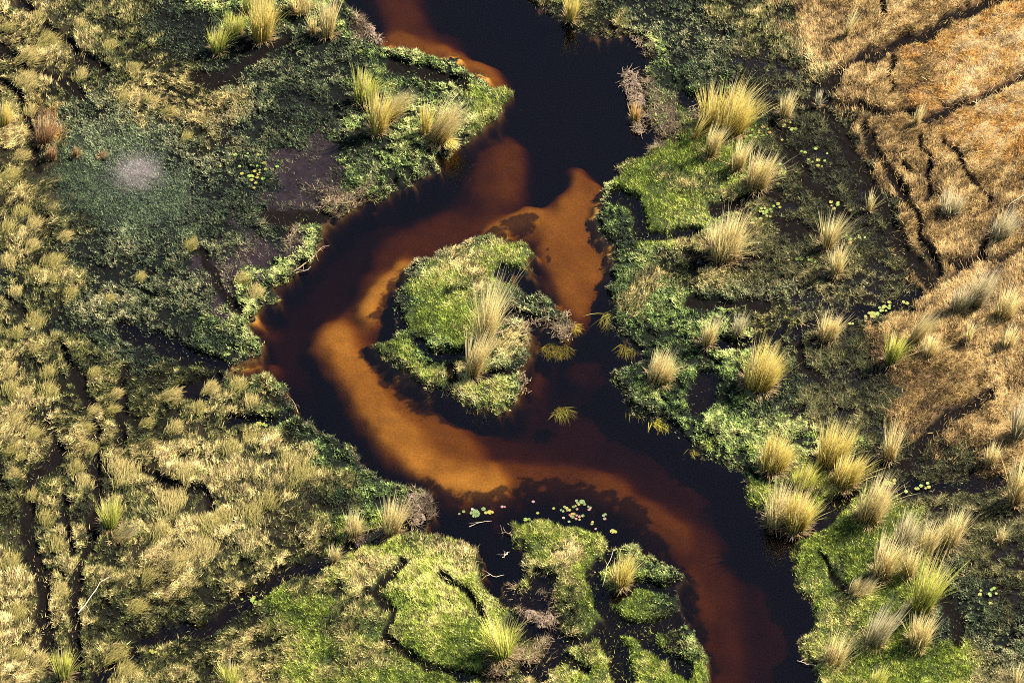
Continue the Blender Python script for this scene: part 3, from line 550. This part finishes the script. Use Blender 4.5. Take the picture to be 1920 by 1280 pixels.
def reed(x, y, w_, h, lean, kind, dens, label, name="reed_tussock", cat="tussock", group=GRP, stalks=True):
    wx_, wy_ = unproj(x, y); z = max(float(ground_z(wx_, wy_)), 0.0)
    rad = w_ / 32 / 2 * .72; Lh = max((h / 32 - rad * .75) / .66, .35) / max(math.cos(R(min(abs(lean), 60))) ** .35, .5)
    n = int((170 + 3.2 * w_) * dens); az = rg.uniform(0, 6.283, n); rr = rad * np.sqrt(rg.rand(n))
    P = np.stack([rr * np.sin(az), rr * np.cos(az) * .85, rg.uniform(-.03, .05, n)], 1)
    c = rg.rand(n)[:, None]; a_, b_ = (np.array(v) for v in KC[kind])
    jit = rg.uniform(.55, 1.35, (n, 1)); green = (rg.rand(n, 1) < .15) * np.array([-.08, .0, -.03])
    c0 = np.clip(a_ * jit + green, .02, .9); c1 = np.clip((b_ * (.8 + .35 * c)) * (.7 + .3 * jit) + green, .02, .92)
    # bulk direction: wind to the right, blades arch outwards and over
    out = np.stack([np.sin(az), np.cos(az)], 1) * (rr / max(rad, .01))[:, None] * rg.uniform(.04, .24, (n, 1))
    out += rg.normal(0, .06, (n, 2)) + np.array([.06, .05]) * rg.rand(n, 1); out[:, 0] += math.tan(R(min(max(lean, -70), 70))) * .8
    if abs(lean) > 90: out = np.stack([rg.normal(1.2, .5, n), rg.normal(-2.0, .5, n)], 1)
    a2 = np.arctan2(out[:, 0], out[:, 1]); l0 = np.arctan(np.linalg.norm(out, axis=1))
    nb = int(n * rg.uniform(.0, .22)); swing = rg.uniform(-.9, .9); out[:nb] += np.stack([np.sin(1.2 + swing) * rg.uniform(.5, 1.3, nb), np.cos(1.2 + swing) * rg.uniform(.3, .9, nb)], 1)
    a2 = np.arctan2(out[:, 0], out[:, 1]); l0 = np.arctan(np.linalg.norm(out, axis=1))
    L = Lh * rg.uniform(.5, 1.0, n) * (1 + .18 * np.sin(az * 2 + x)); bend = rg.uniform(.0, .8, n) ** 2.2 * (1.2 if dens >= 1 else .5)
    e = empty(name, float(wx_), float(wy_), z, label, cat, group)
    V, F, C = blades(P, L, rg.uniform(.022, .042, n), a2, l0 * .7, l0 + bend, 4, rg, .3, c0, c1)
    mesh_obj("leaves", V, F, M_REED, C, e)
    k = int(n * .45); a3 = rg.uniform(0, 6.283, k); r3 = rad * np.sqrt(rg.rand(k)) * 1.1
    cb = np.array([.36, .26, .13]) * rg.uniform(.35, 1.3, (k, 1))
    V, F, C = blades(np.stack([r3 * np.sin(a3), r3 * np.cos(a3), rg.uniform(0, .2, k)], 1), rg.uniform(.2, .55, k) * min(1.6, Lh * .6), rg.uniform(.022, .04, k), a3 + rg.normal(0, .5, k), rg.uniform(.6, 1.2, k), rg.uniform(1.3, 1.9, k), 3, rg, .4, cb, cb * 1.1)
    mesh_obj("dead_thatch", V, F, M_REED, C, e)
    if stalks:
        k = max(5, int(n * .07)); i = rg.choice(n, k)
        cs = np.tile(np.array([.62, .50, .30]), (k, 1)) * rg.uniform(.7, 1.15, (k, 1))
        V, F, C = blades(P[i] * .8, Lh * rg.uniform(.9, 1.28, k), np.full(k, .05), a2[i], l0[i] * .8, l0[i] * .9 + .08, 3, rg, .3, cs, cs * .95)
        mesh_obj("flower_stalks", V, F, M_REED, C, e)
    return e
for tdat in TUS:
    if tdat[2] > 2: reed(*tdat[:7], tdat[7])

# low straw tufts of the left marsh: labels count them from the left inside bands named by what lies level with them
TUFT = [(36,300,34),(14,345,40),(30,372,30),(40,408,44),(12,440,36),(60,432,30),(58,470,34),(96,505,42),(118,452,24),(14,502,34),(62,522,24),(30,558,22),(128,560,26),(98,536,18),(200,572,18),(64,612,40),(30,634,28),(100,640,16),(258,527,16),(352,468,24),(62,664,22),(14,706,28),(88,706,30),(88,744,36),(44,748,28),(172,708,26),(170,778,26),(152,812,34),(18,742,32),(22,800,44),(58,826,30),(20,852,40),(212,748,22),(316,752,36),(166,850,28),(205,775,24),(370,777,26),(442,738,32),(270,800,26),(325,812,30),(468,768,30),(18,900,26),(140,884,30),(156,918,32),(34,868,14),(58,936,22),(84,980,30),(228,900,58),(320,955,60),(390,1000,46),(345,900,40),(300,1010,40),(420,985,40),(560,905,60),(540,880,44),(470,975,48),(500,950,40),(430,855,36),(470,830,36),(380,1045,56),(330,1065,52),(275,1085,40),(250,1150,34),(210,1235,44),(70,1250,32),(20,1070,36),(30,1160,36),(24,1240,32),(110,1120,30),(105,1030,34),(235,1275,50),(390,735,30),(475,560,34),(450,535,24),(150,150,26),(50,115,50),(85,90,50),(45,165,46),(70,40,30),(205,100,24),(150,60,24),(245,140,24),(280,200,22),(230,195,24),(310,220,22),(345,265,18),(10,60,26),(55,215,26)]
BANDS = [(0,125,"level with the top of the river"),(125,240,"level with the headland tussocks"),(240,390,"level with the grey mud patch"),(390,520,"level with the heart island's top"),(520,640,"level with the heart island's waist"),(640,725,"level with the orange inlet"),(725,790,"level with the heart island's lower tip"),(790,870,"just lower than the heart island"),(870,960,"level with the floating lily pads"),(960,1060,"level with the top of the lower lawns"),(1060,1200,"level with the creek's middle stretch"),(1200,1290,"along the bottom edge")]
ORD = "first second third fourth fifth sixth seventh eighth ninth tenth eleventh twelfth thirteenth".split()
for a0, a1, ph in BANDS:
    row = sorted([t for t in TUFT if a0 <= t[1] < a1])
    for k, (x, y, w_) in enumerate(row):
        kind = 'gold' if (x * 7 + y) % 3 else 'pale'
        wx_, wy_ = unproj(x, y); z = max(float(ground_z(wx_, wy_)), .02)
        n = int(90 + w_ * 6); rad = w_ / 74; a = rg.uniform(0, 6.283, n); rr = rad * rg.rand(n) ** .6 * (1 + .35 * np.sin(a * 3 + k) + .2 * np.sin(a * 5 + x))
        P = np.stack([rr * np.sin(a), rr * np.cos(a), .16 * (1 - (rr / rad) ** 2) * min(1, rad) + rg.uniform(-.05, .05, n)], 1)
        fl = R(35) + (float(fbm(np.array([wx_ * .16]), np.array([wy_ * .16]), 120, 3)[0]) - .5) * 2.2
        az = fl + rg.normal(0, .3, n); base = np.array([.32, .26, .085]) if kind == 'gold' else np.array([.40, .31, .12])
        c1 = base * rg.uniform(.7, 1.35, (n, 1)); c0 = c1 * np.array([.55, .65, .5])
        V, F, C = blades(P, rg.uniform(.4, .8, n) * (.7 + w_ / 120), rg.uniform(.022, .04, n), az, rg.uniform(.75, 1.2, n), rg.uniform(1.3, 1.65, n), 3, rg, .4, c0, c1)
        size = "small" if w_ < 27 else ("large" if w_ > 42 else "medium")
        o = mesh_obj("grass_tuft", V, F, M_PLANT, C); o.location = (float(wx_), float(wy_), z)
        tag(o, f"{size} straw tuft, {ORD[k]} from left, {ph}", "grass tuft", "low straw tufts of the left marsh")

# ------------------------------------------------------------------ weed streaming under the water
def weed(x, y, w_, L, azd, label, n=260, z0=-.34, col=(.26, .26, .04), spread=.6):
    wx_, wy_ = unproj(x, y, z0)
    a = rg.uniform(0, 6.283, n); rr = np.sqrt(rg.rand(n)) * w_ / 64
    P = np.stack([rr * np.sin(a), rr * np.cos(a) * .6, rg.uniform(-.12, .06, n)], 1)
    az = R(azd) + rg.normal(0, spread, n) + .25 * np.sin(a)
    c = np.array(col) * rg.uniform(.5, 1.3, (n, 1))
    V, F, C = blades(P, rg.uniform(.4, 1, n) * L, rg.uniform(.03, .06, n), az, rg.uniform(1.0, 1.5, n), rg.uniform(1.55, 1.95, n), 3, rg, .4, c, c)
    o = mesh_obj("water_weed", V, F, M_PLANT, C); o.location = (float(wx_), float(wy_), z0)
    return tag(o, label, "water weed", "water weeds trailing in the current")
weed(1042,655,54,.7,175,"round clump of olive water weed sunk off the island's right side",520)
weed(1052,768,26,1.2,160,"isolated weed clump with blades poking out of the open channel",150,-0.30)
weed(1070,612,26,.8,150,"yellow weed fringe on the root ring at the island's right tip",200,-0.22,(.5,.42,.06))
weed(1146,592,34,1.5,162,"long weed streaming along the right bank opposite the island tip",360,-0.28)
weed(1180,650,40,1.0,170,"weed trailing from the right bank by the small brown inlet",200,-0.28)
weed(1195,765,44,1.0,130,"olive weed under the bank below the spiky straw tussock",260,-0.24)
weed(1238,788,44,1.0,125,"brightest weed streak under the right bank, middle of the bend",320,-0.21,(.5,.5,.06))
weed(1310,845,40,.8,130,"weed fringe further down the right bank of the bend",200,-0.26)
weed(905,756,70,.6,180,"thin weed fringe under the lower tip of the heart shaped island",240,-0.28)

# ------------------------------------------------------------------ dead roots, branches and stalks
def W(x, y, z=0.0):
    a, b = unproj(x, y, z); return np.array([float(a), float(b), z])
def branch(pts, r0, r1, label, name="dead_branch", twigs=0, m=M_WOOD, zs=.12, group=None):
    P = [W(x, y, zs + .05 * math.sin(i * 2.1)) for i, (x, y) in enumerate(pts)]; o0 = P[0].copy(); paths = []
    Q = []
    for a, b in zip(P[:-1], P[1:]):
        for t in (0, .33, .66): Q.append(a + (b - a) * t + rg.normal(0, .03, 3) * (1, 1, .5))
    Q.append(P[-1]); Q = np.array(Q); paths.append((Q - o0, r0, r1))
    for k in range(twigs):
        i = rg.randint(1, len(Q) - 1); d = rg.normal(0, 1, 3) * (1, 1, .35); d /= np.linalg.norm(d); l = rg.uniform(.25, .8)
        paths.append((np.array([Q[i], Q[i] + d * l * .5 + (0, 0, .03), Q[i] + d * l + rg.normal(0, .08, 3)]) - o0, r1 * 1.1, r1 * .4))
    V, F = tubes(paths); o = mesh_obj(name, V, F, m, None, None, True); o.location = o0
    return tag(o, label, name.split("_")[-1], group)
branch([(540,515),(562,502),(590,480),(600,466),(618,460)],.05,.02,"bare branch reaching over the water from the left bank bay",twigs=5)
branch([(552,512),(575,506),(583,500)],.04,.015,"short curved twig under the bare branch of the left bank bay",twigs=1)
branch([(1530,1247),(1512,1243),(1495,1238)],.035,.02,"pale fallen stalks sticking out over the river, bottom right","fallen_stalk",1,M_PALEWOOD)
branch([(148,1150),(165,1125),(188,1092),(205,1080)],.035,.015,"long pale crooked stick lying in the lower left marsh","dead_stick",2,M_PALEWOOD,.55)
branch([(922,627),(950,618),(966,602),(962,590)],.05,.02,"forked bare branch beside the tall island tussock",twigs=4,zs=.35)
branch([(880,985),(905,978),(922,976)],.02,.01,"fine twig floating in the black pool between the lower lawns","floating_twig",2,M_PALEWOOD,.01)
branch([(915,1075),(930,1080),(945,1077)],.025,.012,"twig at the mouth of the ditch between the lower lawns","dead_twig",2,M_PALEWOOD,.03)
branch([(941,1045),(950,1038),(955,1034)],.03,.012,"pale drowned twig in the middle of the black pool","drowned_twig",4,M_PALEWOOD,.01)
branch([(962,1003),(948,996),(940,1000)],.04,.015,"bare root reaching left from the lower island's corner",twigs=5)
branch([(1925,362),(1905,375),(1890,388)],.03,.015,"pale stick at the right edge above the grey-white tussock","dead_stick",1,M_PALEWOOD,.6)
branch([(560,775),(548,750),(538,738)],.03,.01,"thin twig leaning over the water from the lower left bank",twigs=3)
branch([(1128,1100),(1140,1060),(1150,1030)],.02,.01,"slim dead stem beside the golden tussock on the lower island","dead_stick",0,M_PALEWOOD,.5)
def roots(pts, rad, n, label, hgt=.35, cat="root mat", lump=True, col=None):
    """a matted lump of dead roots following a line, with bent twigs all over"""
    P = [W(x, y, 0) for x, y in pts]; o0 = P[0].copy(); e = empty("root_mat", *o0, label, cat, "mats of dead roots along the banks")
    if lump:
        Vs, Fs, o = [], [], 0
        for a, b in zip(P[:-1], P[1:]):
            m = max(2, int(np.linalg.norm(b - a) / (rad * .6)))
            for i in range(m):
                c = a + (b - a) * (i / m) - o0 + rg.normal(0, rad * .2, 3) * (1, 1, 0); rr = rad * rg.uniform(.6, 1.0)
                us, vn = 14, 7
                for j in range(vn + 1):
                    th = math.pi * j / vn
                    for k in range(us):
                        ph = 2 * math.pi * k / us; q = rr * (1 + rg.uniform(-.18, .18))
                        Vs.append(c + (q * math.sin(th) * math.cos(ph), q * math.sin(th) * math.sin(ph), hgt * .6 * math.cos(th) * (1 + rg.uniform(-.2, .2))))
                for j in range(vn):
                    for k in range(us): Fs.append([o + j * us + k, o + (j + 1) * us + k, o + (j + 1) * us + (k + 1) % us, o + j * us + (k + 1) % us])
                o += (vn + 1) * us
        mesh_obj("matted_peat", np.array(Vs), [np.array(Fs)], M_MATTED, None, e)
    paths = []
    for k in range(n):
        i = rg.randint(0, len(P) - 1); c = P[i] + (P[i + 1] - P[i]) * rg.rand() - o0
        a = rg.uniform(0, 6.283); l = rg.uniform(.3, 1.0) * rad * 1.3; c = c + rg.normal(0, rad * .45, 3) * (1, 1, 0); c[2] = hgt * rg.uniform(.25, .75)
        d = np.array([math.cos(a), math.sin(a), rg.uniform(-.15, .25)]); s = np.array([-d[1], d[0], 0]) * rg.uniform(-.4, .4)
        paths.append((np.array([c, c + d * l * .35 + s * l * .4, c + d * l * .7 + s * l * .5, c + d * l]), .022, .009))
    V, F = tubes(paths, 4); mesh_obj("twigs", V, F, M_WOOD, None, e)
roots([(1178,140),(1186,170),(1196,200)],.55,240,"shaggy brown root mat jutting into the river on the upper right bank",.5)
roots([(1194,232),(1200,250)],.35,90,"small tangle of drowned roots under the orange tussock",.2)
roots([(1240,232),(1262,245),(1285,228),(1300,215)],.55,260,"wide tangle of dark roots below the green bank, right of the orange tussock",.4)
roots([(1042,604),(1050,592),(1068,590)],.28,90,"upper arc of the ring of roots at the island's right tip",.25,lump=False)
roots([(1040,610),(1046,628),(1066,634)],.28,110,"lower arc of the ring of roots at the island's right tip",.25,lump=False)
roots([(770,935),(785,960),(775,985)],.45,170,"brown root tangle at the tip of the lower left bank",.45)
roots([(668,1018),(700,1005),(725,995)],.3,110,"fallen brown thatch along the creek mouth, lower left",.3)
roots([(690,50),(698,70),(712,80)],.35,90,"grey root edge at the top of the left bank",.3)
roots([(1188,75),(1205,82),(1212,105)],.3,80,"thin root fringe in the top right bay",.2,lump=False)
roots([(975,700),(985,715),(980,740)],.25,80,"root fringe on the island's lower right edge",.25,lump=False)
roots([(960,600),(985,612),(1015,600)],.25,90,"bare roots in the gap on the island's right side",.2,lump=False)
roots([(1160,322),(1175,312)],.25,60,"root fringe at the top left corner of the upper lawn",.3,lump=False)
roots([(1000,1158),(1022,1170),(1040,1160)],.4,120,"brown tangle around the small black pools of the lower island",.3)
roots([(1400,900),(1415,915),(1430,905)],.3,80,"dead stems at the water's edge left of the lower right cluster",.3,lump=False)

# ------------------------------------------------------------------ lily pads
def pad_mesh(notch=True):
    n = 18; V = []; 
    for z in (0.0, .012):
        V.append((0, 0, z))
        for k in range(n + 1):
            a = R(14) + (2 * math.pi - R(28)) * k / n; q = 1 + .05 * math.sin(k * 2.3); V.append((q * math.cos(a), q * math.sin(a), z * (1.0 + .5 * (k % 2))))
    V = np.array(V); m = n + 2
    F3 = [(0, k + 2, k + 1) for k in range(n)] + [(m, m + k + 1, m + k + 2) for k in range(n)]
    F4 = [(k + 1, k + 2, m + k + 2, m + k + 1) for k in range(n)] + [(0, 1, m + 1, m), (n + 1, 0, m, m + n + 1)]
    return V, [np.array(F3), np.array(F4)]
PV, PF = pad_mesh(); PADM = {}
for k, m_ in M_PAD.items():
    o = mesh_obj("lily_pad", PV, PF, m_); PADM[k] = o.data; bpy.data.objects.remove(o)
def pad(x, y, kind, r, label, group, z=.006, name="lily_pad"):
    o = bpy.data.objects.new(name, PADM[kind]); COL.objects.link(o)
    a, b = unproj(x, y); o.location = (float(a), float(b), max(z, float(ground_z(a, b)) + .12 if z > .05 else z)); o.scale = (r, r * rg.uniform(.85, 1), 1)
    o.rotation_euler = (rg.normal(0, .04), rg.normal(0, .04), rg.uniform(0, 6.28)); return tag(o, label, "lily pad" if name == "lily_pad" else "floating leaf", group)
PK = dict(g='green', y='yellow', o='orange', r='red', p='pink', l='lime')
PADS = [(155,255,'g'),(190,240,'g'),(215,240,'g'),(182,264,'g'),(206,252,'g'),(232,255,'g'),(150,272,'g'),(190,300,'g'),(210,284,'g'),(232,290,'g'),(242,275,'g'),(220,302,'g'),(297,220,'g'),(328,265,'y'),(375,260,'y'),(403,257,'o'),(522,193,'p'),(553,196,'r'),(60,250,'g'),(8,278,'g'),(895,132,'p'),(948,268,'y'),(1140,210,'y'),(1270,195,'g'),(1297,210,'y'),(1228,235,'g'),(1253,245,'g'),(1330,235,'y'),(1305,238,'r'),(1422,142,'g'),(1415,122,'g'),(1442,163,'y'),(1482,132,'g'),(1510,162,'g'),(1402,182,'y'),(1378,191,'g'),(1555,188,'g'),(1585,200,'g'),(1575,215,'p'),(1420,222,'p'),(1563,230,'p'),(1335,293,'r'),(1360,280,'o'),(1382,278,'y'),(1418,295,'r'),(1372,318,'g'),(1350,300,'o'),(1490,298,'g'),(1450,313,'r'),(1452,345,'y'),(1258,328,'p'),(1408,335,'r'),(1325,370,'g'),(1605,380,'y'),(1608,372,'o'),(1600,395,'y'),(1738,296,'g'),(1760,283,'g'),(1752,338,'p'),(1645,460,'r'),(1845,488,'y'),(1880,490,'y'),(802,345,'l'),(845,340,'g')]
BIG = {297: .26, 375: .26, 190: .25, 328: .22, 802: .26, 1482: .26, 1845: .26, 1880: .26}
for x, y, k in PADS:
    px_, py_ = 860 + x / 6.4, 920 + y / 6.4; c = PK[k]; z = .006 + .014 * ((x + y) % 3)
    if x < 100: lb = f"tiny {c} pad far left in the pool" + (" at the weed's edge" if x < 20 else "")
    elif x < 260 : lb = "green lily pad in the tight raft in the left part of the pool"
    elif x < 320: lb = "single large green pad above right of the tight green raft"
    elif x < 410: lb = f"{c} pad in the short row right of the tight green raft" if c == 'orange' else ("yellow pad in the short row, nearest the green raft" if x < 340 else "larger middle yellow pad in the short row right of the green raft")
    elif x < 600: lb = f"{c} pad of the lone touching pair in mid pool"
    elif x < 1000: lb = "single pink pad alone high in mid pool" if k == 'p' else ("yellow pad just above the lower island's top edge" if x > 900 else f"{c} pad stranded on the lower island")
    elif x < 1200: lb = "single yellow pad left of the scattered right group"
    elif x >= 1590 and x < 1620: lb = f"{c} pad of the small stacked trio right of the scattered group"
    elif x >= 1620 and x < 1700: lb = "single red pad close above the lower island's dark bushes"
    elif x >= 1700 and x < 1800: lb = f"{c} pad among three small ones furthest out on the right"
    elif x >= 1800: lb = ("left" if x < 1860 else "right") + " yellow pad of the pair on the lower island's dark edge"
    else: lb = f"{c} lily pad in the {'upper right' if y < 240 and x > 1370 else ('upper left' if y < 250 else 'lower')} part of the scattered right group"
    pad(px_, py_, c, BIG.get(x, .165) * .52 * rg.uniform(.8, 1.2), lb, "lily pads on the pool between the lawns", z)
# the open white lily in the raft
e = empty("water_lily", *[float(v) for v in W(860 + 165 / 6.4, 920 + 228 / 6.4, .03)], "open white water lily at the top of the tight green raft", "flower")
n = 12; a = np.arange(n) * 2 * math.pi / n
V, F, C = blades(np.zeros((n, 3)), np.full(n, .13), np.full(n, .07), a, np.full(n, .9), np.full(n, .5), 2, rg, .1); mesh_obj("petals", V, F, M_PETAL, None, e)
V, F, C = blades(np.zeros((8, 3)), np.full(8, .06), np.full(8, .03), a[:8], np.full(8, .3), np.full(8, .2), 1, rg, .1); mesh_obj("stamens", V, F, M_PAD['yellow'], None, e)
CL = [(1412,258,36,14,22,"just below the big double tussock"),(1482,246,14,10,9,"right of the big double tussock's foot"),(1535,300,28,30,10,"scattered in the dark sedge right of the upper lawn"),(1464,322,8,22,12,"at the right rim of the upper right lawn"),(1438,400,26,12,18,"in the black ditch under the upper right lawn"),(1512,488,20,7,12,"left of the two narrow swamp tussocks"),(1640,588,48,9,34,"along the creek right of the straw tussock"),(1368,340,16,6,6,"at the base of the fan shaped tussock"),(1600,455,30,10,9,"right of the two narrow swamp tussocks"),(1668,905,16,7,7,"at the head of the lower right black creek"),(1745,915,40,8,7,"further along the lower right black creek"),(475,325,36,34,24,"on the purple mud left of the river"),(490,797,18,5,9,"in the small black pool of the left bank"),(1568,392,14,12,6,"in the upper middle of the dark sedge"),(475,1128,18,14,8,"in the black creek of the lower left marsh"),(360,885,24,10,8,"among the straw of the lower left marsh"),(1860,1110,26,20,8,"in the black swamp at the lower right edge"),(288,1228,8,6,4,"near the bottom end of the lower left creek")]
for cx, cy, sx, sy, n, where in CL:
    for i in range(n):
        u, v = rg.normal(0, .5, 2); k = rg.choice(['lime', 'yellow', 'yellow', 'orange'], p=[.42, .3, .2, .08])
        ang = -.42 if "creek right" in where or "ditch under" in where else 0
        X, Y = cx + u * sx, cy + v * sy + u * sx * ang
        pad(X, Y, k, rg.uniform(.07, .13), f"tiny {k} leaf floating {where}", f"tiny floating leaves {where}", .10, "floating_leaf")
